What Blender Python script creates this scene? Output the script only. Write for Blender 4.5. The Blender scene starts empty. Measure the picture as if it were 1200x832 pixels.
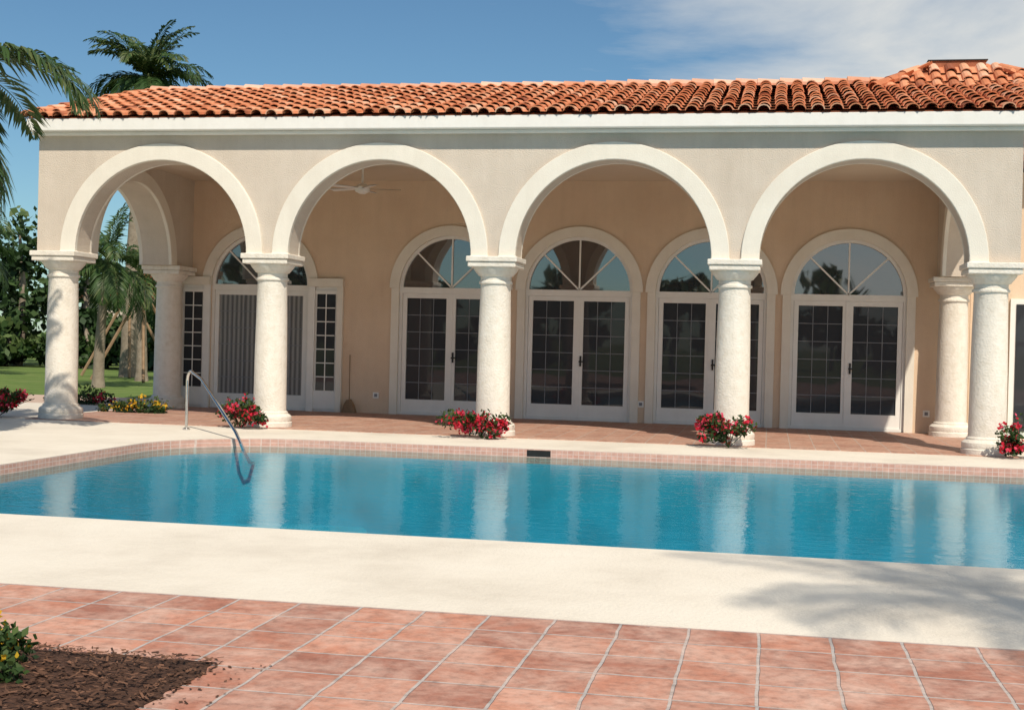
import bpy, math, random
from mathutils import Vector, Matrix
R=random.Random(7)
sc=bpy.context.scene
pi=math.pi
# ------------------------------------------------------------ materials
def nt(name):
    m=bpy.data.materials.new(name); m.use_nodes=True
    t=m.node_tree; b=t.nodes["Principled BSDF"]; return m,t,b
def L(t,a,b): t.links.new(a,b)
def N(t,typ,**k):
    n=t.nodes.new(typ)
    for a,v in k.items():
        if a in n.inputs.keys(): n.inputs[a].default_value=v
        else: setattr(n,a,v)
    return n
def ramp(t,src,stops):
    r=t.nodes.new('ShaderNodeValToRGB'); e=r.color_ramp.elements
    while len(e)>1: e.remove(e[-1])
    e[0].position=stops[0][0]; e[0].color=(*stops[0][1],1)
    for p,c in stops[1:]:
        x=e.new(p); x.color=(*c,1)
    L(t,src,r.inputs[0]); return r
def mat(name,c1,c2,scale=3,rough=.8,bump=.0,bscale=40,detail=5,metal=0,c3=None,spec=.3,streak=0):
    m,t,b=nt(name); tc=t.nodes.new('ShaderNodeTexCoord')
    n=N(t,'ShaderNodeTexNoise',Scale=scale,Detail=detail,Roughness=.65); L(t,tc.outputs['Object'],n.inputs['Vector'])
    st=[(.3,c1),(.7,c2)]
    if c3: st=[(.25,c1),(.5,c2),(.78,c3)]
    r=ramp(t,n.outputs['Fac'],st); out=r.outputs[0]
    if streak:
        mp=t.nodes.new('ShaderNodeMapping'); mp.inputs['Scale'].default_value=(3,3,.35); L(t,tc.outputs['Object'],mp.inputs[0])
        n4=N(t,'ShaderNodeTexNoise',Scale=1.3,Detail=5,Roughness=.7); L(t,mp.outputs[0],n4.inputs['Vector'])
        r4=ramp(t,n4.outputs['Fac'],[(.3,(1-streak,1-streak,1-streak*1.1)),(.6,(1,1,1))])
        mm=N(t,'ShaderNodeMixRGB',blend_type='MULTIPLY'); mm.inputs[0].default_value=1; L(t,out,mm.inputs[1]); L(t,r4.outputs[0],mm.inputs[2]); out=mm.outputs[0]
    L(t,out,b.inputs['Base Color'])
    b.inputs['Roughness'].default_value=rough; b.inputs['Metallic'].default_value=metal
    b.inputs['Specular IOR Level'].default_value=spec
    if bump:
        n2=N(t,'ShaderNodeTexNoise',Scale=bscale,Detail=3); L(t,tc.outputs['Object'],n2.inputs['Vector'])
        bp=N(t,'ShaderNodeBump',Strength=bump,Distance=.02); L(t,n2.outputs['Fac'],bp.inputs['Height']); L(t,bp.outputs[0],b.inputs['Normal'])
    return m
def vmat(name,stops,rough=.7,trans=0.0,noise=0,spec=.3):
    """colour by per-face attribute 'v'"""
    m,t,b=nt(name); a=t.nodes.new('ShaderNodeAttribute'); a.attribute_name='v'
    src=a.outputs['Fac']
    if noise:
        tc=t.nodes.new('ShaderNodeTexCoord'); n=N(t,'ShaderNodeTexNoise',Scale=noise,Detail=5,Roughness=.7); L(t,tc.outputs['Object'],n.inputs['Vector'])
        ma=N(t,'ShaderNodeMath',operation='MULTIPLY_ADD'); L(t,n.outputs['Fac'],ma.inputs[0]); ma.inputs[1].default_value=.7; 
        ad=N(t,'ShaderNodeMath',operation='SUBTRACT'); L(t,src,ad.inputs[0]); ad.inputs[1].default_value=.35; L(t,ad.outputs[0],ma.inputs[2]); src=ma.outputs[0]
    r=ramp(t,src,stops); L(t,r.outputs[0],b.inputs['Base Color']); b.inputs['Roughness'].default_value=rough
    b.inputs['Specular IOR Level'].default_value=spec
    if trans:
        tr=t.nodes.new('ShaderNodeBsdfTranslucent'); L(t,r.outputs[0],tr.inputs[0])
        mx=t.nodes.new('ShaderNodeMixShader'); mx.inputs[0].default_value=trans
        L(t,b.outputs[0],mx.inputs[1]); L(t,tr.outputs[0],mx.inputs[2]); L(t,mx.outputs[0],t.nodes['Material Output'].inputs[0])
    return m
M_stucco=mat('stucco',(.60,.52,.435),(.68,.60,.51),1.2,.9,.6,60,streak=.07)
M_trim=mat('cream_trim',(.76,.71,.62),(.82,.78,.69),2,.85,.25,50,streak=.05)
M_tan=mat('tan_stucco',(.68,.515,.375),(.76,.595,.44),.9,.9,.5,60,streak=.06)
M_ceil=mat('ceiling_paint',(.62,.52,.40),(.66,.56,.44),1,.9)
M_stone=mat('coral_stone',(.70,.64,.545),(.79,.74,.655),9,.85,.5,35,c3=(.84,.80,.73),streak=.08)
M_white=mat('white_paint',(.80,.785,.74),(.85,.84,.80),4,.5,streak=.04)
M_deck=mat('deck_concrete',(.62,.56,.47),(.76,.70,.60),.8,.85,.35,45,detail=9,c3=(.83,.78,.68))
M_chrome=mat('steel',(.6,.6,.6),(.75,.75,.75),5,.18,metal=1)
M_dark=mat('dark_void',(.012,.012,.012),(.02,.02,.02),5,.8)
M_black=mat('black_metal',(.02,.02,.02),(.04,.035,.03),5,.4)
M_grey=mat('muntin',(.17,.18,.20),(.24,.25,.27),5,.5)
M_wood=mat('stake_wood',(.22,.14,.08),(.34,.23,.14),6,.8)
M_bark=mat('palm_bark',(.20,.16,.12),(.33,.28,.22),5,.9,.8,20)
M_path=mat('pink_path',(.50,.36,.28),(.60,.46,.37),2,.9)
M_lawn=mat('lawn_grass',(.07,.13,.025),(.13,.20,.045),1.3,.95,.8,50,c3=(.20,.23,.08))
M_mulch=mat('mulch',(.045,.022,.014),(.11,.055,.035),25,.95,1.0,60)
M_tile=vmat('roof_tile',[(0,(.30,.10,.055)),(.3,(.58,.215,.105)),(.6,(.71,.31,.165)),(1,(.78,.52,.37))],.85,noise=3,spec=.15)
M_under=mat('roof_underlay',(.30,.10,.05),(.40,.15,.08),4,.9)
M_ridge=vmat('ridge_tile',[(0,(.58,.26,.15)),(1,(.76,.50,.37))],.85,noise=4)
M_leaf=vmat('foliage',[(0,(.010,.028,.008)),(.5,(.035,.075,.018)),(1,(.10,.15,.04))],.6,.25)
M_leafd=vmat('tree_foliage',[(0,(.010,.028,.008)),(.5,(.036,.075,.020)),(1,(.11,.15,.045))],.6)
M_palm=vmat('palm_leaf',[(0,(.018,.045,.012)),(.6,(.05,.10,.03)),(1,(.16,.19,.07))],.45,.25)
M_pink=vmat('bougainvillea_flower',[(0,(.48,.01,.02)),(.5,(.68,.02,.055)),(1,(.80,.11,.20))],.6,.3)
M_yel=vmat('yellow_flower',[(0,(.7,.35,.02)),(1,(.85,.6,.05))],.6,.3)
M_chip=vmat('bark_chip',[(0,(.04,.02,.012)),(1,(.2,.1,.06))],.9)

def brickmat(name,w,h,c1,c2,mortar,msize,mode,off=(0,0),bumps=.6,nz=2.5,light=(.70,.50,.41),lf=.75,lo=.6):
    m,t,b=nt(name); tc=t.nodes.new('ShaderNodeTexCoord')
    sep=t.nodes.new('ShaderNodeSeparateXYZ'); L(t,tc.outputs['Object'],sep.inputs[0])
    com=t.nodes.new('ShaderNodeCombineXYZ')
    if mode=='xy':
        L(t,sep.outputs[0],com.inputs[0]); L(t,sep.outputs[1],com.inputs[1])
    else:
        s=N(t,'ShaderNodeMath',operation='SUBTRACT'); L(t,sep.outputs[0],s.inputs[0]); L(t,sep.outputs[1],s.inputs[1])
        L(t,s.outputs[0],com.inputs[0]); L(t,sep.outputs[2],com.inputs[1])
    mp=t.nodes.new('ShaderNodeMapping'); mp.inputs['Location'].default_value=(off[0],off[1],0); L(t,com.outputs[0],mp.inputs[0])
    wn=N(t,'ShaderNodeTexNoise',Scale=4.0,Detail=3); L(t,com.outputs[0],wn.inputs['Vector'])
    wm=N(t,'ShaderNodeVectorMath',operation='MULTIPLY_ADD'); L(t,wn.outputs['Color'],wm.inputs[0]); wm.inputs[1].default_value=(msize*2.6,msize*2.6,0); L(t,mp.outputs[0],wm.inputs[2])
    br=t.nodes.new('ShaderNodeTexBrick'); br.offset=0; br.squash=1
    L(t,wm.outputs[0],br.inputs['Vector'])
    br.inputs['Scale'].default_value=1; br.inputs['Brick Width'].default_value=w; br.inputs['Row Height'].default_value=h
    br.inputs['Mortar Size'].default_value=msize; br.inputs['Mortar Smooth'].default_value=.35; br.inputs['Bias'].default_value=0
    br.inputs['Color1'].default_value=(*c1,1); br.inputs['Color2'].default_value=(*c2,1); br.inputs['Mortar'].default_value=(*mortar,1)
    n=N(t,'ShaderNodeTexNoise',Scale=nz,Detail=6,Roughness=.7,Distortion=.4); L(t,tc.outputs['Object'],n.inputs['Vector'])
    r=ramp(t,n.outputs['Fac'],[(.40,(0,0,0)),(.70,(lf,lf,lf))])
    mx=N(t,'ShaderNodeMixRGB'); L(t,r.outputs[0],mx.inputs[0]); L(t,br.outputs['Color'],mx.inputs[1]); mx.inputs[2].default_value=(*light,1)
    n3=N(t,'ShaderNodeTexNoise',Scale=nz*5,Detail=6,Roughness=.75); L(t,tc.outputs['Object'],n3.inputs['Vector'])
    r3=ramp(t,n3.outputs['Fac'],[(.3,(lo,lo,lo)),(.5,(.95,.95,.95)),(.72,(1.15,1.15,1.15))])
    m2=N(t,'ShaderNodeMixRGB',blend_type='MULTIPLY'); m2.inputs[0].default_value=1; L(t,mx.outputs[0],m2.inputs[1]); L(t,r3.outputs[0],m2.inputs[2])
    L(t,m2.outputs[0],b.inputs['Base Color']); b.inputs['Roughness'].default_value=.75
    inv=N(t,'ShaderNodeMath',operation='SUBTRACT'); inv.inputs[0].default_value=1; L(t,br.outputs['Fac'],inv.inputs[1])
    ad=N(t,'ShaderNodeMath',operation='MULTIPLY_ADD'); L(t,n3.outputs['Fac'],ad.inputs[0]); ad.inputs[1].default_value=.35; L(t,inv.outputs[0],ad.inputs[2])
    bp=N(t,'ShaderNodeBump',Strength=bumps,Distance=.01); L(t,ad.outputs[0],bp.inputs['Height']); L(t,bp.outputs[0],b.inputs['Normal'])
    return m
M_terra=brickmat('terracotta_pavers',.364,.364,(.60,.27,.175),(.37,.15,.10),(.46,.43,.41),.010,'xy',(-11.86+.364*40,13.6+.364*60),.7)
M_terra2=brickmat('arcade_pavers',.364,.364,(.50,.27,.19),(.40,.20,.14),(.46,.39,.34),.009,'xy',(-11.86+.364*40,13.6+.364*60),.4,light=(.58,.43,.34),lf=.6)
M_band=brickmat('waterline_tile',.078,.052,(.68,.37,.28),(.58,.29,.22),(.70,.52,.44),.005,'v',(30,1.0),.2,light=(.74,.48,.39),lo=.85,lf=.5)
def poolmat():
    m,t,b=nt('pool_plaster_painted_light'); tc=t.nodes.new('ShaderNodeTexCoord'); sep=t.nodes.new('ShaderNodeSeparateXYZ'); L(t,tc.outputs['Object'],sep.inputs[0])
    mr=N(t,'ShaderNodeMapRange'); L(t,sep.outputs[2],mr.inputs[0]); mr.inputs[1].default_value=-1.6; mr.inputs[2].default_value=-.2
    r=ramp(t,mr.outputs[0],[(0,(.008,.33,.48)),(.5,(.015,.37,.51)),(1,(.045,.44,.56))])  # water's light absorption painted into the plaster colour, deeper is darker blue
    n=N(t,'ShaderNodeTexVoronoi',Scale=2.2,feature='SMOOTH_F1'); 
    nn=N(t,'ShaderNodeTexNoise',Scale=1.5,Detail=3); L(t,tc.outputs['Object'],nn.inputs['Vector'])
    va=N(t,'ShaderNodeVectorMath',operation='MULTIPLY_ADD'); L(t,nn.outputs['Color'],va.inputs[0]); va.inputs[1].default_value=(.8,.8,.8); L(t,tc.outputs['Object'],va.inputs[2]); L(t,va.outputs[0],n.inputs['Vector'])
    r2=ramp(t,n.outputs['Distance'],[(.1,(.85,.85,.85)),(.75,(1.12,1.12,1.12))])  # caustic-like brightness painted over the plaster colour
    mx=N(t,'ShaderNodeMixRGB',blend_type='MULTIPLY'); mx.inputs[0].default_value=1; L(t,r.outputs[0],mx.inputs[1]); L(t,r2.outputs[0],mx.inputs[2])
    L(t,mx.outputs[0],b.inputs['Base Color']); b.inputs['Roughness'].default_value=.9
    return m
M_pool=poolmat()
def watermat():
    m,t,b=nt('pool_water'); t.nodes.remove(b)
    tc=t.nodes.new('ShaderNodeTexCoord')
    mp=t.nodes.new('ShaderNodeMapping'); mp.inputs['Scale'].default_value=(1,1.6,1); L(t,tc.outputs['Object'],mp.inputs[0])
    n=N(t,'ShaderNodeTexNoise',Scale=3.8,Detail=4,Roughness=.58); L(t,mp.outputs[0],n.inputs['Vector'])
    bp=N(t,'ShaderNodeBump',Strength=.36,Distance=.02); L(t,n.outputs['Fac'],bp.inputs['Height'])
    fr=N(t,'ShaderNodeFresnel',IOR=1.33); L(t,bp.outputs[0],fr.inputs['Normal'])
    mu=N(t,'ShaderNodeMath',operation='MULTIPLY'); L(t,fr.outputs[0],mu.inputs[0]); mu.inputs[1].default_value=.82
    tr=t.nodes.new('ShaderNodeBsdfTransparent'); tr.inputs[0].default_value=(.75,.96,.98,1)
    gl=t.nodes.new('ShaderNodeBsdfGlossy'); gl.inputs['Roughness'].default_value=.02; L(t,bp.outputs[0],gl.inputs['Normal'])
    mx=t.nodes.new('ShaderNodeMixShader'); L(t,mu.outputs[0],mx.inputs[0]); L(t,tr.outputs[0],mx.inputs[1]); L(t,gl.outputs[0],mx.inputs[2])
    L(t,mx.outputs[0],t.nodes['Material Output'].inputs[0]); return m
M_water=watermat()
def glassmat(name,refl,base):
    m,t,b=nt(name); b.inputs['Base Color'].default_value=(*base,1); b.inputs['Roughness'].default_value=.6
    gl=t.nodes.new('ShaderNodeBsdfGlossy'); gl.inputs['Roughness'].default_value=.02
    tc=t.nodes.new('ShaderNodeTexCoord'); n=N(t,'ShaderNodeTexNoise',Scale=1.2,Detail=1); L(t,tc.outputs['Object'],n.inputs['Vector'])
    bp=N(t,'ShaderNodeBump',Strength=.16,Distance=.02); L(t,n.outputs['Fac'],bp.inputs['Height']); L(t,bp.outputs[0],gl.inputs['Normal'])
    mx=t.nodes.new('ShaderNodeMixShader'); mx.inputs[0].default_value=refl; L(t,b.outputs[0],mx.inputs[1]); L(t,gl.outputs[0],mx.inputs[2])
    L(t,mx.outputs[0],t.nodes['Material Output'].inputs[0]); return m
M_glass=glassmat('door_glass',.035,(.010,.013,.020))
M_fan=glassmat('fanlight_glass',.26,(.012,.014,.020))
def blindmat():
    m,t,b=nt('window_blinds'); tc=t.nodes.new('ShaderNodeTexCoord')
    w=N(t,'ShaderNodeTexWave',Scale=3.2,Distortion=.6); w.inputs['Detail'].default_value=1; L(t,tc.outputs['Object'],w.inputs['Vector'])
    r=ramp(t,w.outputs['Fac'],[(0,(.10,.10,.10)),(1,(.30,.29,.28))]); L(t,r.outputs[0],b.inputs['Base Color']); b.inputs['Roughness'].default_value=.3
    return m
M_blind=blindmat()
# ------------------------------------------------------------ mesh builder
class B:
    def __init__(s): s.v=[];s.f=[];s.m=[];s.a=[]
    def face(s,pts,m=0,a=.5):
        i=len(s.v); s.v.extend([tuple(p) for p in pts]); s.f.append(tuple(range(i,i+len(pts)))); s.m.append(m); s.a.append(a)
    def idx(s,verts,faces,m=0,a=.5):
        i=len(s.v); s.v.extend([tuple(p) for p in verts])
        for f in faces: s.f.append(tuple(i+k for k in f)); s.m.append(m); s.a.append(a)
    def box(s,x0,x1,y0,y1,z0,z1,m=0,a=.5):
        s.idx([(x,y,z) for x in(x0,x1) for y in(y0,y1) for z in(z0,z1)],[(0,1,3,2),(4,6,7,5),(0,4,5,1),(2,3,7,6),(0,2,6,4),(1,5,7,3)],m,a)
    def prism(s,poly,y0,y1,m=0,axis='y'):
        n=len(poly)
        P=(lambda a,y,b:(a,y,b)) if axis=='y' else (lambda a,y,b:(y,a,b))
        s.idx([P(a,y0,b) for a,b in poly]+[P(a,y1,b) for a,b in poly],[tuple(range(n)),tuple(range(2*n-1,n-1,-1))]+[(i,i+n,(i+1)%n+n,(i+1)%n) for i in range(n)],m)
    def bar(s,a,b,w,y0,y1,m=0):
        a=Vector(a);b=Vector(b);d=(b-a).normalized();n=Vector((-d.y,d.x))*w/2
        s.prism([tuple(a-n),tuple(b-n),tuple(b+n),tuple(a+n)],y0,y1,m)
    def ring(s,cx,z0,r0,r1,y0,y1,m=0,axis='y',n=40):
        P=(lambda a,y,b:(a,y,b)) if axis=='y' else (lambda a,y,b:(y,a,b))
        V=[];F=[]
        for i in range(n+1):
            t=pi*i/n; c,sn=math.cos(t),math.sin(t)
            V+=[P(cx+r0*c,y0,z0+r0*sn),P(cx+r1*c,y0,z0+r1*sn),P(cx+r1*c,y1,z0+r1*sn),P(cx+r0*c,y1,z0+r0*sn)]
        for i in range(n):
            k=4*i
            for j in range(4): F.append((k+j,k+(j+1)%4,k+4+(j+1)%4,k+4+j))
        F+=[(0,1,2,3),(4*n+3,4*n+2,4*n+1,4*n)]
        s.idx(V,F,m)
    def fan(s,cx,z0,r,y,m=0,n=32):
        s.face([(cx+r*math.cos(pi*i/n),y,z0+r*math.sin(pi*i/n)) for i in range(n+1)],m)
    def lathe(s,cx,cy,prof,seg=32,m=0):
        V=[];F=[];n=len(prof)
        for r,z in prof:
            for k in range(seg): V.append((cx+r*math.cos(2*pi*k/seg),cy+r*math.sin(2*pi*k/seg),z))
        for i in range(n-1):
            for k in range(seg):
                F.append((i*seg+k,i*seg+(k+1)%seg,(i+1)*seg+(k+1)%seg,(i+1)*seg+k))
        F+=[tuple(range(seg-1,-1,-1)),tuple((n-1)*seg+k for k in range(seg))]
        s.idx(V,F,m)
    def tube(s,pts,rad,m=0,seg=10,a=.5):
        pts=[Vector(p) for p in pts]; V=[];F=[];n=len(pts)
        for i,p in enumerate(pts):
            d=(pts[min(i+1,n-1)]-pts[max(i-1,0)]).normalized()
            u=d.cross(Vector((.3,.9,.1))).normalized(); w=d.cross(u)
            r=rad[i] if isinstance(rad,(list,tuple)) else rad
            for k in range(seg):
                t=2*pi*k/seg; V.append(p+u*r*math.cos(t)+w*r*math.sin(t))
        for i in range(n-1):
            for k in range(seg): F.append((i*seg+k,i*seg+(k+1)%seg,(i+1)*seg+(k+1)%seg,(i+1)*seg+k))
        F+=[tuple(range(seg)),tuple((n-1)*seg+k for k in range(seg))]
        s.idx(V,F,m,a)
    def archwall(s,x0,x1,ops,zt,zb,y0,y1,m=0,axis='y',n=40):
        P=(lambda a,y,b:(a,y,b)) if axis=='y' else (lambda a,y,b:(y,a,b))
        xs=x0
        def rect(a,b):
            if b-a<1e-4: return
            if axis=='y': s.box(a,b,y0,y1,zb,zt,m)
            else: s.box(y0,y1,a,b,zb,zt,m)
        for cx,r,zs in ops:
            rect(xs,cx-r); xs=cx+r
            V=[];F=[]
            for i in range(n+1):
                t=pi*i/n; c,sn=math.cos(t),math.sin(t)
                V+=[P(cx+r*c,y0,zs+r*sn),P(cx+r*c,y0,zt),P(cx+r*c,y1,zt),P(cx+r*c,y1,zs+r*sn)]
            for i in range(n):
                k=4*i
                for j in range(4): F.append((k+j,k+(j+1)%4,k+4+(j+1)%4,k+4+j))
            s.idx(V,F,m)
        rect(xs,x1)
    def done(s,name,mats,parent=None,smooth=False,bevel=0,loc=None):
        me=bpy.data.meshes.new(name); me.from_pydata(s.v,[],s.f); 
        for mm in mats: me.materials.append(mm)
        me.polygons.foreach_set('material_index',s.m)
        at=me.attributes.new('v','FLOAT','FACE'); at.data.foreach_set('value',s.a)
        me.update(); o=bpy.data.objects.new(name,me); sc.collection.objects.link(o)
        if smooth:
            me.polygons.foreach_set('use_smooth',[True]*len(s.f))
            md=o.modifiers.new('e','EDGE_SPLIT'); md.split_angle=math.radians(35)
        if bevel:
            md=o.modifiers.new('b','BEVEL'); md.width=bevel; md.segments=2; md.limit_method='ANGLE'; md.angle_limit=math.radians(50)
        if parent: o.parent=parent
        return o
def empty(name):
    e=bpy.data.objects.new(name,None); sc.collection.objects.link(e); return e
# ------------------------------------------------------------ geometry constants
S=3.77; ZS=2.83; ZT=4.82
cols=[0,S,2*S,3*S,4*S]
house=empty('arcaded_pool_house')
b=B(); b.archwall(-.36,15.44,[(S*(i+.5),1.53,ZS) for i in range(4)],ZT,ZS,-.25,.25)
for y0,y1 in((-.36,.24),(14.84,15.44)):
    b.archwall(.252,4.598,[(2.1,1.45,ZS)],ZT,ZS,y0,y1,axis='x')
for xx in((-.36,.0),(15.08,15.44)):
    b.prism([(-.25,ZT),(8.4,ZT),(4.1,6.14)],xx[0],xx[1],axis='x')
b.box(-.36,15.44,8.1,8.4,0,ZT-.002); b.box(-.36,-.06,4.85,8.098,0,ZT-.002); b.box(15.14,15.44,4.85,8.098,0,ZT-.002)
b.done('stucco_walls',[M_stucco],house)
b=B()
for i in range(4): b.ring(S*(i+.5),ZS+.001,1.525,1.80,-.30,-.21)
for i in range(4): b.ring(S*(i+.5),ZS+.001,1.525,1.72,.21,.28)
for y0,y1 in((-.41,-.33),(.21,.28),(14.80,14.87),(15.41,15.49)): b.ring(2.1,ZS+.001,1.445,1.70,y0,y1,axis='x')
b.done('arch_mouldings',[M_trim],house,bevel=.012)
prof=[(.37,0),(.37,.07),(.355,.085),(.365,.12),(.36,.17),(.325,.2),(.30,.215),(.30,.235),(.272,.26),(.268,.6),(.265,1.2),(.255,1.8),(.242,2.38),(.245,2.40),(.268,2.405),(.272,2.425),(.265,2.445),(.245,2.455),(.245,2.52),(.28,2.535),(.29,2.55),(.34,2.61),(.365,2.65),(.365,2.66)]
cpos=[(c,0) for c in cols]+[(.0,4.05),(15.08,4.05)]
for x,y in cpos:
    b=B(); b.lathe(x,y,prof,40); b.done('column_shaft',[M_stone],house,smooth=True)
    b=B(); b.box(x-.385,x+.385,y-.385,y+.385,2.661,2.74); b.box(x-.41,x+.41,y-.41,y+.41,2.742,ZS-.002); b.done('column_abacus',[M_stone],house,bevel=.015)
doors=[1.71,5.68,8.22,10.75,13.28]
b=B(); b.archwall(-.36,15.44,[(d,1.05,2.5) for d in doors],ZT-.004,0,4.6,4.84); b.done('back_wall',[M_tan],house)
b=B(); b.box(-.1,15.1,.252,4.598,4.62,4.7); b.done('arcade_ceiling',[M_ceil],house)
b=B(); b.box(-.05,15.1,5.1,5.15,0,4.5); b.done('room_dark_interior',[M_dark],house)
def leaf(bb,x0,x1,z0,z1,gm,cols_=3,rows=6):
    yf=4.66; yb=4.72; st=.085
    bb.box(x0,x0+st,yf,yb,z0,z1,0); bb.box(x1-st,x1,yf,yb,z0,z1,0)
    bb.box(x0+st,x1-st,yf+.002,yb,z1-.09,z1,0); bb.box(x0+st,x1-st,yf+.002,yb,z0,z0+.25,0)
    gx0,gx1,gz0,gz1=x0+st,x1-st,z0+.25,z1-.09
    bb.face([(gx0,4.70,gz0),(gx1,4.70,gz0),(gx1,4.70,gz1),(gx0,4.70,gz1)],gm)
    for i in range(1,cols_): 
        x=gx0+(gx1-gx0)*i/cols_; bb.box(x-.007,x+.007,4.688,4.699,gz0,gz1,1)
    for i in range(1,rows):
        z=gz0+(gz1-gz0)*i/rows; bb.box(gx0,gx1,4.690,4.698,z-.007,z+.007,1)
mats_d=[M_white,M_grey,M_glass,M_fan,M_black,M_blind,M_trim]
for k,d in enumerate(doors):
    bb=B()
    bb.ring(d,2.5,1.045,1.24,4.555,4.63,6)
    if k:
        for sg in(-1,1): bb.box(min(d+sg*1.045,d+sg*1.20),max(d+sg*1.045,d+sg*1.20),4.56,4.63,0,2.498,6)
    bb.ring(d,2.5,.985,1.05,4.64,4.74,0)
    bb.box(d-1.05,d-.99,4.64,4.74,0,2.47,0); bb.box(d+.99,d+1.05,4.64,4.74,0,2.47,0)
    bb.box(d-1.05,d+1.05,4.635,4.745,2.40,2.52,0); bb.box(d-.99,d+.99,4.63,4.74,0,.05,0)
    gm=5 if k==0 else 2
    leaf(bb,d-.985,d-.01,.052,2.398,gm); leaf(bb,d+.01,d+.985,.052,2.398,2 if k else 5)
    bb.box(d-.035,d+.035,4.645,4.659,.055,2.395,0)
    bb.box(d+.045,d+.075,4.62,4.659,1.05,1.25,4); bb.box(d+.03,d+.13,4.60,4.62,1.13,1.155,4)
    bb.fan(d,2.5,.99,4.70,3)
    c=(d,2.52)
    for an in (45,90,135):
        t=math.radians(an); bb.bar(c,(d+.99*math.cos(t),2.5+.99*math.sin(t)),.03,4.668,4.695,0)
    if k==0:
        for sg in(-1,1):
            xa=d+sg*1.05; xb=d+sg*1.78; x0,x1=min(xa,xb),max(xa,xb)
            bb.box(x0,x1,4.59,4.598,0,2.62,0)
            bb.box(x0,x1,4.50,4.588,2.50,2.66,6)
            e0=xb-.12 if sg>0 else xb; bb.box(e0,e0+.12,4.52,4.588,0,2.498,6)
            i0=xa if sg>0 else xa-.14; bb.box(i0,i0+.14,4.535,4.588,0,2.498,0)
            g0,g1=(xa+.18,xb-.17) if sg>0 else (xb+.17,xa-.18)
            bb.box(g0-.04,g1+.04,4.55,4.588,.05,.42,0); bb.box(g0-.04,g1+.04,4.55,4.588,2.35,2.42,0)
            bb.box(g0,g1,4.575,4.589,.42,2.35,2)
            bb.box((g0+g1)/2-.01,(g0+g1)/2+.01,4.565,4.574,.42,2.35,0)
            for i in range(1,7):
                z=.42+1.93*i/7; bb.box(g0,g1,4.567,4.573,z-.01,z+.01,0)
    bb.done('arched_french_door',mats_d,house)
b=B()
for p in(4.2,9.47,14.72): b.box(p-.06,p+.06,4.585,4.599,.30,.42,0); b.box(p-.03,p+.03,4.58,4.586,.33,.39,1)
b.done('wall_outlets',[M_white,M_grey],house)
# fascia / cornice
XL,XR=-.44,15.60
b=B(); b.box(XL,XR,-.36,-.252,4.765,4.818); b.box(XL-.02,XR+.02,-.50,-.252,4.82,5.02)
b.box(XL,XR,8.402,8.70,4.82,5.02)
b.done('white_fascia',[M_white],house,bevel=.012)
b=B()
for x0,x1 in((XL-.02,-.37),(15.45,XR+.02)):
    b.prism([(-.25,4.86),(4.1,6.10),(8.4,4.86),(8.4,5.02),(4.1,6.27),(-.25,5.02)],x0,x1,axis='x')
b.done('rake_boards',[M_white],house)
# roof tiles
def tilefield(bb,O,U,Sv,width,length,bounds=None,w=.268,ex=.40):
    O=Vector(O);U=Vector(U).normalized();Sv=Vector(Sv).normalized();Nn=U.cross(Sv).normalized()
    if Nn.z<0: Nn=-Nn
    nr=int(math.ceil(length/ex)); nc=int(width/w)
    for r in range(nr):
        s0=r*ex-.03; s1=min(s0+ex+.05,length+.02)
        for c in range(nc+1):
            u=c*w
            if bounds:
                lo,hi=bounds((s0+s1)/2)
                if u<lo or u>hi: continue
            ju=R.uniform(-.014,.014); jn=R.uniform(-.006,.010); a=min(1,max(0,R.gauss(.5,.21)))
            V=[];n=7; jr=R.uniform(-.03,.03)
            for (sx,rad,ln) in((s0+jr,.102,.040+jn),(s0+jr,.086,.036+jn),(s1,.084,.0)):
                for k in range(n):
                    t=pi*k/(n-1); V.append(O+U*(u+ju+rad*math.cos(t))+Sv*sx+Nn*(ln+rad*.85*math.sin(t)))
            F=[(k,k+1,2*n+k+1,2*n+k) for k in range(n-1)]+[(k,n+k,n+k+1,k+1) for k in range(n-1)]
            bb.idx(V,F,0,a)
            if c<nc:
                V=[];n=4; a=min(1,max(0,R.gauss(.45,.15)))
                for (sx,ln) in((s0,.035),(s1,-.005)):
                    for k in range(n):
                        t=pi*k/(n-1); V.append(O+U*(u+w/2+.075*math.cos(t))+Sv*sx+Nn*(ln+.035-.035*math.sin(t)))
                bb.idx(V,[(k,k+1,n+k+1,n+k) for k in range(n-1)],0,a)
def caps(bb,p0,p1,rad=.12,ex=.40,m=0):
    p0=Vector(p0);p1=Vector(p1);d=(p1-p0);Ln=d.length;d.normalize();sd=d.cross(Vector((0,0,1))).normalized();up=sd.cross(d)
    for i in range(int(Ln/ex)):
        a=p0+d*(i*ex);e=a+d*(ex+.05); V=[];n=8; j=R.uniform(-.01,.01)
        for q,r,l in((a,rad*1.05,.02+j),(a,rad*.85,.02+j),(e,rad*.93,.0+j)):
            for k in range(n):
                t=pi*(k/(n-1)*1.3-.15); V.append(q+sd*r*math.cos(t)+up*(l+r*.8*math.sin(t)))
        F=[(k,k+1,2*n+k+1,2*n+k) for k in range(n-1)]+[(k,n+k,n+k+1,k+1) for k in range(n-1)]
        bb.idx(V,F,m,R.random())
RL,RR=-.48,15.90; E0=-.50; ZE=5.03; RQ=4.1; ZR=6.32
sl=math.hypot(RQ-E0,ZR-ZE)
b=B()
tilefield(b,(RL+.1,E0,ZE),(1,0,0),(0,RQ-E0,ZR-ZE),RR-RL-.1,sl)
tilefield(b,(RL+.1,2*RQ-E0,ZE),(1,0,0),(0,-(RQ-E0),ZR-ZE),RR-RL-.1,sl)
caps(b,(RL+.03,E0-.02,ZE+.03),(RL+.03,RQ,ZR+.03),.11)
caps(b,(RR,E0-.02,ZE+.03),(RR,RQ,ZR+.03),.11)
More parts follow.
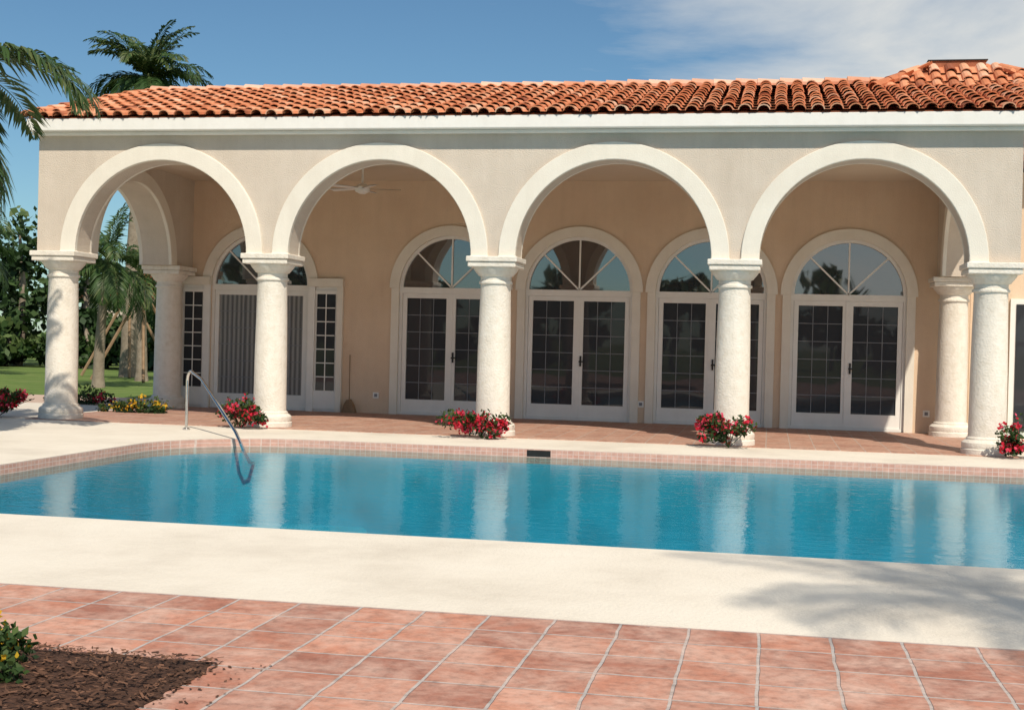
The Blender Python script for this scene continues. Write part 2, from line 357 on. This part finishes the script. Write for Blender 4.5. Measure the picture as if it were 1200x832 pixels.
b.done('clay_tile_roof',[M_tile],house,smooth=False)
b=B(); b.prism([(E0,ZE),(RQ,ZR),(2*RQ-E0,ZE),(2*RQ-E0,ZE-.06),(RQ,ZR-.07),(E0,ZE-.006)],RL,RR,axis='x'); b.done('roof_deck',[M_under],house)
b=B(); caps(b,(RL,RQ,ZR+.01),(RR+.1,RQ,ZR+.01),.13); b.done('ridge_tiles',[M_ridge],house)
b=B(); cx,cy=15.0,4.3; hb,ht=1.5,.48; z0,z1=5.94,6.55
for dx,dy in((0,-1),(1,0),(0,1),(-1,0)):
    Uv=Vector((-dy,dx,0)); O=Vector((cx+dx*hb,cy+dy*hb,z0))-Uv*hb; Sd=Vector((-dx*(hb-ht),-dy*(hb-ht),z1-z0)); Ls=Sd.length
    tilefield(b,O,Uv,Sd,2*hb,Ls,lambda s,Ls=Ls:((hb-ht)*s/Ls,2*hb-(hb-ht)*s/Ls))
for sx in(-1,1):
    for sy in(-1,1): caps(b,(cx+sx*hb,cy+sy*hb,z0+.05),(cx+sx*ht,cy+sy*ht,z1+.05),.11)
cb=[(cx-hb,cy-hb,z0),(cx+hb,cy-hb,z0),(cx+hb,cy+hb,z0),(cx-hb,cy+hb,z0),(cx-ht,cy-ht,z1),(cx+ht,cy-ht,z1),(cx+ht,cy+ht,z1),(cx-ht,cy+ht,z1)]
b.idx(cb,[(0,1,5,4),(1,2,6,5),(2,3,7,6),(3,0,4,7),(4,5,6,7)],1)
b.box(cx-ht,cx+ht,cy-ht,cy+ht,z1+.002,z1+.11,1)
b.box(cx-ht-.03,cx+ht+.03,cy-ht-.03,cy+ht+.03,z1+.112,z1+.13,2)
b.done('tiled_vent_turret',[M_tile,M_under,M_black],house)
# ceiling fan
b=B(); fx,fy,fz=4.55,2.3,4.22
b.tube([(fx,fy,4.62),(fx,fy,fz)],.02,0); b.lathe(fx,fy,[(.05,fz-.12),(.13,fz-.08),(.14,fz),(.06,fz+.06)],20,0)
for k in range(5):
    a=2*pi*k/5+.3; d=Vector((math.cos(a),math.sin(a),0)); s=Vector((-d.y,d.x,.15)); c=Vector((fx,fy,fz-.03))
    for zz in(0,.01):
        o_=Vector((0,0,zz)); b.face([c+d*.12-s*.05+o_,c+d*.7-s*.08+o_,c+d*.7+s*.08+o_,c+d*.12+s*.05+o_],0)
b.done('ceiling_fan',[M_white],house)
b=B(); b.tube([(3.68,4.50,.18),(3.65,4.575,1.15)],.009,0)
b.prism([(3.55,.0),(3.83,.0),(3.78,.16),(3.71,.27),(3.65,.26),(3.59,.15)],4.40,4.54,0); b.done('broom',[M_wood])
# ------------------------------------------------------------ wing of the main house
wing=empty('house_wing')
b=B(); b.archwall(15.46,27,[],4.8,0,4.7,5.0); b.box(15.46,15.8,5.0,14,0,4.8); b.box(26.7,27,5.0,14,0,4.8); b.box(15.8,26.7,13.7,14,0,4.8); b.done('wing_walls',[M_tan],wing)
b=B()
for x in(16.25,19,22): 
    b.box(x-.1,x+2.0,4.64,4.698,0,2.5,0); b.box(x,x+1.9,4.62,4.638,.1,2.4,1)
b.done('wing_doors',[M_white,M_glass],wing)
b=B(); tilefield(b,(16.3,4.1,4.9),(1,0,0),(0,5,1.2),11,5.2); tilefield(b,(16.3,14.5,4.9),(1,0,0),(0,-5.2,1.2),11,5.3)
b.prism([(4.1,4.88),(9.2,6.1),(14.5,4.88)],16.3,27.3,1,axis='x'); b.done('wing_roof',[M_tile,M_under],wing)
# ------------------------------------------------------------ pool outline, deck, ground
PL,PRt,PN,PF=3.5,24.0,-10.9,-2.3; rc=1.8
outline=[(PL,PN),(PRt,PN),(PRt,PF)]
outline+=[(PL+rc+rc*math.cos(t),PF-rc+rc*math.sin(t)) for t in [pi/2+ (pi/2)*i/16 for i in range(17)]]
import bmesh
def holed(name,outer,inner,z,mat_):
    bm=bmesh.new(); es=[]
    for lp in (outer,inner):
        vs=[bm.verts.new((x,y,z)) for x,y in lp]
        for i in range(len(vs)): es.append(bm.edges.new((vs[i],vs[(i+1)%len(vs)])))
    bmesh.ops.triangle_fill(bm,use_beauty=True,use_dissolve=False,edges=es,normal=(0,0,1))
    me=bpy.data.meshes.new(name); bm.to_mesh(me); bm.free(); me.materials.append(mat_)
    o=bpy.data.objects.new(name,me); sc.collection.objects.link(o); return o
def rect(a,b_,c,d): return [(a,c),(b_,c),(b_,d),(a,d)]
deck=holed('pool_deck',rect(-5.5,27,-13.6,4.2),outline,-.012,M_deck)
ground=holed('lawn_ground',rect(-700,700,-700,700),rect(-5.4,26.9,-29.9,4.1),-.03,M_lawn)
b=B()
n=len(outline); ZW=-.13
for i in range(n):
    a=outline[i]; c=outline[(i+1)%n]
    b.face([(*a,-.012),(*c,-.012),(*c,-.22),(*a,-.22)],1)
    b.face([(*a,-.22),(*c,-.22),(*c,-1.6),(*a,-1.6)],0)
b.face([(x,y,-1.6) for x,y in outline],0)
for k,(r,zt) in enumerate(((2.7,-1.42),(2.0,-1.25))):
    b.lathe(4.5,-3.3,[(r,-1.59),(r-.08,zt)],48,0)
b.box(8.53,8.87,PF-.004,PF+.1,-.12,-.03,2)
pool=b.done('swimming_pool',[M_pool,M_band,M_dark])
b=B(); b.face([(x,y,ZW) for x,y in outline]); b.done('pool_water',[M_water])
b=B(); b.box(-.42,15.5,-.42,4.598,-.2,0.0); b.done('arcade_floor',[M_terra2],house)
b=B(); b.face([(x,y,-.008) for x,y in rect(-5.5,27,-30,-13.6)]); b.done('terracotta_terrace',[M_terra])
b=B(); b.face([(x,y,-.02) for x,y in rect(-14,-5.5,3,7.5)]); b.face([(x,y,-.02) for x,y in rect(-5.5,-.4,4.2,7.5)]);b.done('garden_path',[M_path])
# mulch bed
b=B(); nx,ny=60,40; xa,xb,ya,yb=4.2,9.42,-18.5,-15.03
V=[];F=[]
for j in range(ny+1):
    for i in range(nx+1):
        fx_,fy_=i/nx,j/ny; e=min(min(fx_,1-fx_)*10,min(fy_,1-fy_)*8,1)
        V.append((xa+(xb-xa)*fx_+ (0 if 0<i<nx else R.uniform(-.02,.02)),ya+(yb-ya)*fy_+(0 if 0<j<ny else R.uniform(-.02,.02)),-.004+e*(.03+R.uniform(0,.025))))
for j in range(ny):
    for i in range(nx): k=j*(nx+1)+i; F.append((k,k+1,k+nx+2,k+nx+1))
b.idx(V,F,0)
for i in range(5600):
    x=R.uniform(7,xb+.03);y=R.uniform(-16.6,yb+.03); a=R.uniform(0,pi);l=R.uniform(.006,.024);w=R.uniform(.002,.007);z=.035+R.uniform(0,.02)
    if i%60==0: x=xb+R.uniform(0,.25); l*=.6
    if x>xb-.1 or y>yb-.1: z=.015
    if x>xb: z=-.002
    d=Vector((math.cos(a),math.sin(a),R.uniform(-.3,.3)))*l; s=Vector((-math.sin(a),math.cos(a),R.uniform(-.4,.4)))*w; c=Vector((x,y,z))
    b.face([c-d-s,c+d-s,c+d+s,c-d+s],1,R.random())
b.done('mulch_bed',[M_mulch,M_chip])
# ------------------------------------------------------------ plants
def rv(r=R):
    while True:
        v=Vector((r.uniform(-1,1),r.uniform(-1,1),r.uniform(-1,1)))
        if .05<v.length<1: return v
def leafq(b,c,size,m,a,asp=.5):
    d=rv().normalized(); s=d.cross(rv()).normalized()*size*asp; d*=size
    b.face([c-d,c+s-d*.1,c+d,c-s-d*.1],m,a)
def bush(name,x,y,w,h,nl,nf,fm=M_pink,ls=.035,fs=.03,z0=0):
    b=B()
    cl=[(Vector((R.uniform(-.75,.75)*w,R.uniform(-.5,.5)*w*.6,R.uniform(.22,.72)*h)),R.uniform(.14,.36)*w) for _ in range(11)]
    for i in range(12):
        t=rv(); e=Vector((x+t.x*w,y+t.y*w*.4,z0+h*(.5+.6*abs(t.z)))); b.tube([(x,y,z0),((x+e.x)/2,(y+e.y)/2,z0+h*.35),e],.005,0,5,.1)
        for q in range(16): leafq(b,e.lerp(Vector((x,y,z0+h*.3)),R.uniform(0,.6))+rv()*.04,ls*.8,0 if R.random()<.6 else 1,R.random(),.6)
    def pt(sh):
        c,r=cl[R.randrange(len(cl))]; v=rv(); 
        if sh: v=v.normalized()*R.uniform(.75,1.15)
        p=c+Vector((v.x*r,v.y*r*.8,v.z*r*.7)); p.z=max(p.z,.015); return Vector((x,y,z0))+p
    for i in range(nl):
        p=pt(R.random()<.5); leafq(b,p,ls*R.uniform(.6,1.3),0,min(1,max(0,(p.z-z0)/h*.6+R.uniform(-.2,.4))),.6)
    cf=[pt(True) for _ in range(max(6,nf//14))]
    for i in range(nf):
        c=cf[R.randrange(len(cf))]; p=c+rv()*.075; 
        if p.z<z0+.01: continue
        leafq(b,p,fs*R.uniform(.6,1.3),1,R.random(),.8)
    return b.done(name,[M_leaf,fm])
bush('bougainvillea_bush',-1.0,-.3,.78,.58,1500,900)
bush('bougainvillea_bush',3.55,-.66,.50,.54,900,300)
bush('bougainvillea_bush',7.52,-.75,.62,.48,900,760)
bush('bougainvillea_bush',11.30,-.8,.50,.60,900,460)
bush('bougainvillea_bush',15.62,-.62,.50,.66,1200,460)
bush('flowering_groundcover',.2,2.2,.9,.18,900,150,M_yel)
bush('flowering_groundcover',-1.9,4.4,1.1,.22,1100,200,M_pink)
bush('lantana_plant',8.35,-15.38,.42,.16,900,150,M_yel,.022,.012,.03)
bush('lantana_plant',8.55,-15.75,.40,.13,700,120,M_yel,.022,.012,.03)
def palm(name,x,y,h,fl,nf=26,lean=(0,0),r0=.2,seed=1,emin=-45,emax=78,dens=30,stakes=False,lw=.045):
    r=random.Random(seed); par=empty(name)
    b=B(); pts=[];rad=[]
    for i in range(22):
        t=i/21; pts.append((x+lean[0]*t*t,y+lean[1]*t*t,-.03+h*t)); rad.append(r0*(1.25-.55*t+ .5*max(0,.08-t)*6+ (.03 if i%2 else 0)))
    b.tube(pts,rad,0,12); b.done('trunk',[M_bark],par,smooth=True)
    top=Vector(pts[-1]); b=B()
    b.tube([top-Vector((0,0,.1)),top+Vector((0,0,.35*fl/2))],[r0*.8,r0*.35],0,10,.8)
    for k in range(nf):
        az=2*pi*k/nf*2.4+r.uniform(-.3,.3); f=k/(nf-1); e=math.radians(emax+(emin-emax)*f+r.uniform(-8,8)); Lf=fl*r.uniform(.85,1.1)*(1-.15*abs(f-.4))
        p=top+Vector((0,0,.15*fl/2)); n=dens; st=Lf/n; tw=r.uniform(-.3,.3); bend=r.uniform(1.0,1.6)*(.5+.8*math.cos(e)); val=r.uniform(.35,.9)*(1-.3*f)
        path=[]
        for i in range(n+1):
            t=i/n; ee=e-bend*t*t
            d=Vector((math.cos(az+tw*t*.4)*math.cos(ee),math.sin(az+tw*t*.4)*math.cos(ee),math.sin(ee))); path.append((p.copy(),d)); p=p+d*st
        b.tube([q for q,_ in path[::3]],[.022*fl/3*(1-.85*i/len(path[::3])) for i in range(len(path[::3]))],0,5,.7)
        for i in range(3,n+1):
            q,d=path[i]; t=i/n; ln=Lf*.27*math.sin(pi*min(1,(t*.93+.06)))**.6*(1-.25*t)
            sd=d.cross(Vector((0,0,1)))
            if sd.length<.1: sd=Vector((math.sin(az),-math.cos(az),0))
            sd.normalize(); up=sd.cross(d)
            for sg in(-1,1):
                dr=(sd*sg*1.0+d*(.55+.5*t)+up*r.uniform(-.1,.35)).normalized(); L1=ln*r.uniform(.8,1.1)
                m1=q+dr*L1*.5; tip=q+dr*L1+Vector((0,0,-L1*r.uniform(.18,.5))); wv=(d-dr*d.dot(dr)).normalized()*lw*fl/3*.5
                b.face([q-wv*.6,m1-wv,tip,m1+wv],0,min(1,max(0,val+r.uniform(-.25,.25))))
    b.done('fronds',[M_palm],par)
    if stakes:
        b=B()
        for k in range(4):
            a=k*pi/2+.5; b.tube([(x+1.5*math.cos(a),y+1.5*math.sin(a),0),(x+.25*math.cos(a),y+.25*math.sin(a),2.4)],.05,0,6)
        b.done('support_stakes',[M_wood],par)
    return par
palm('palm_tree',-9.4,20.7,9.9,2.5,60,(.5,0),.22,3,stakes=True,dens=34,lw=.10,emin=-40)
palm('palm_tree',-5.9,12.2,3.3,2.0,34,(.2,0),.13,5,dens=26,lw=.09)
palm('palm_tree',-7.3,17.5,3.2,2.0,30,(-.2,.2),.15,6,dens=24,lw=.09,stakes=True)
palm('palm_tree',-13.2,17.0,4.2,2.4,34,(-.2,.2),.16,8,dens=26,lw=.09)
palm('palm_tree',-17.0,21.0,5.6,2.6,34,(.2,.2),.18,9,dens=26,lw=.10)
palm('palm_tree',.45,-4.9,4.75,2.8,44,(.2,0),.17,11,dens=50,lw=.065,emin=-55)
palm('palm_tree',17.9,-21.5,11.0,2.3,24,(-.3,.2),.2,12,lw=.05)
palm('palm_tree',21.4,-21.4,11.4,2.6,24,(-.3,.2),.2,14,lw=.05)
def treemass(name,spots,leaf_,per,low=.50):
    b=B()
    for (x,y,h,w) in spots:
        b.tube([(x,y,-.03),(x+.2,y,h*.4),(x-.1,y+.1,h*.75)],[.22,.15,.06],1,7)
        for c in range(12):
            v=rv(); cc=Vector((x+v.x*w*.75,y+v.y*w*.75,h*(low+v.z*.46))); rr=R.uniform(.22,.42)*w; base=R.uniform(.1,.6)
            for i in range(per):
                u=rv().normalized()*R.uniform(.55,1.1); p=cc+Vector((u.x*rr,u.y*rr,u.z*rr*.8))
                if p.z<0.02: continue
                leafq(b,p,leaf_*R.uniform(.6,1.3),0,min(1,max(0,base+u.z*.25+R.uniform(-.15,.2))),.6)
    return b.done(name,[M_leafd,M_bark])
sp=[]
for i in range(22):
    x=-46+i*1.9; sp.append((x+R.uniform(-.5,.5),31+R.uniform(-2,4),R.uniform(6.0,8.6) if x<-17 else R.uniform(3.2,4.8),2.4))
for i in range(24): sp.append((-46+i*1.8,28.5+R.uniform(-1,1),R.uniform(1.6,2.6),1.7))
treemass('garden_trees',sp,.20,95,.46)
sp=[(x+R.uniform(-1,1),-55+R.uniform(-4,4),R.uniform(4.0,7.5),3.6) for x in range(-45,75,5)]
treemass('distant_trees',sp,.5,40)
b=B(); b.box(-24,-13,44,52,0,3.2,0); b.prism([(-24.6,3.2),(-12.4,3.2),(-15,4.6),(-22,4.6)],43.5,52.5,1)
for x in(-22,-19,-16): b.box(x,x+1.2,43.95,43.999,.9,2.3,2)
b.done('neighbour_house',[M_stucco,M_under,M_glass])
# ------------------------------------------------------------ handrail
b=B()
pts=[(2.92,-1.34,-.02),(2.92,-1.34,.75)]
for i in range(1,8):
    t=pi/2*i/7*1.35; pts.append((2.92+.13*(1-math.cos(t))*.9,-1.34-.13*(1-math.cos(t))*.9,.75+.16*math.sin(t)))
pts+=[(3.35,-1.77,.80),(4.35,-2.80,.10),(4.50,-2.95,-.06),(4.56,-2.92,-.2),(4.56,-2.75,-.34),(4.5,-2.42,-.38)]
b.tube(pts,.024,0,12); b.lathe(2.92,-1.34,[(.06,-.011),(.06,.005),(.03,.02)],16,0)
b.done('pool_handrail',[M_chrome],smooth=True)
# ------------------------------------------------------------ camera, sun, sky
cam=bpy.data.cameras.new('camera'); co=bpy.data.objects.new('camera',cam); sc.collection.objects.link(co)
cam.lens=46.5; cam.sensor_width=36; cam.clip_end=2500; cam.clip_start=.05
co.matrix_world=Matrix.Translation((11.86,-20.72,1.5))@Matrix.Rotation(math.radians(11),4,'Z')@Matrix.Rotation(pi/2-.0103,4,'X')@Matrix.Rotation(.025,4,'Z')
sc.camera=co
el=math.radians(48); az=math.radians(155)
sd=Vector((math.sin(az)*math.cos(el),math.cos(az)*math.cos(el),math.sin(el)))
sl_=bpy.data.lights.new('sun','SUN'); sl_.energy=4.3; sl_.angle=math.radians(.6); sl_.color=(1,.895,.75)
so=bpy.data.objects.new('sun',sl_); sc.collection.objects.link(so); so.rotation_euler=(-sd).to_track_quat('-Z','Y').to_euler(); so.location=sd*60
w=bpy.data.worlds.new('World'); sc.world=w; w.use_nodes=True; t=w.node_tree; bg=t.nodes['Background']
sky=t.nodes.new('ShaderNodeTexSky'); sky.sky_type='NISHITA'; sky.sun_disc=False; sky.sun_elevation=el; sky.sun_rotation=az; sky.air_density=1.0; sky.dust_density=.2; sky.ozone_density=2.0
tint=N(t,'ShaderNodeMixRGB',blend_type='MULTIPLY'); tint.inputs[0].default_value=1; tint.inputs[2].default_value=(.44,.59,.65,1); L(t,sky.outputs[0],tint.inputs[1])
tc=t.nodes.new('ShaderNodeTexCoord'); mp=t.nodes.new('ShaderNodeMapping'); mp.inputs['Scale'].default_value=(1,1,3.4); mp.inputs['Rotation'].default_value=(0,.16,0); L(t,tc.outputs['Generated'],mp.inputs[0])
n=N(t,'ShaderNodeTexNoise',Scale=3.2,Detail=9,Roughness=.58,Distortion=.3); L(t,mp.outputs[0],n.inputs['Vector'])
sep=t.nodes.new('ShaderNodeSeparateXYZ'); L(t,tc.outputs['Generated'],sep.inputs[0])
mr=N(t,'ShaderNodeMapRange'); L(t,sep.outputs[0],mr.inputs[0]); mr.inputs[1].default_value=-.24; mr.inputs[2].default_value=.06; mr.inputs[3].default_value=-.25; mr.inputs[4].default_value=.25
yb_=N(t,'ShaderNodeMapRange'); L(t,sep.outputs[1],yb_.inputs[0]); yb_.inputs[1].default_value=-.5; yb_.inputs[2].default_value=.3; yb_.inputs[3].default_value=-.18; yb_.inputs[4].default_value=0
ad=N(t,'ShaderNodeMath',operation='ADD'); L(t,n.outputs['Fac'],ad.inputs[0]); L(t,mr.outputs[0],ad.inputs[1])
ad2=N(t,'ShaderNodeMath',operation='ADD'); L(t,ad.outputs[0],ad2.inputs[0]); L(t,yb_.outputs[0],ad2.inputs[1])
rp=ramp(t,ad2.outputs[0],[(.44,(0,0,0)),(.60,(.5,.5,.5)),(.78,(.97,.97,.97))])
mx=N(t,'ShaderNodeMixRGB'); L(t,rp.outputs[0],mx.inputs[0]); L(t,tint.outputs[0],mx.inputs[1]); mx.inputs[2].default_value=(5.5,5.6,5.5,1)
L(t,mx.outputs[0],bg.inputs[0]); bg.inputs[1].default_value=.13
sc.view_settings.view_transform='Standard'; sc.view_settings.look='None'; sc.view_settings.exposure=0
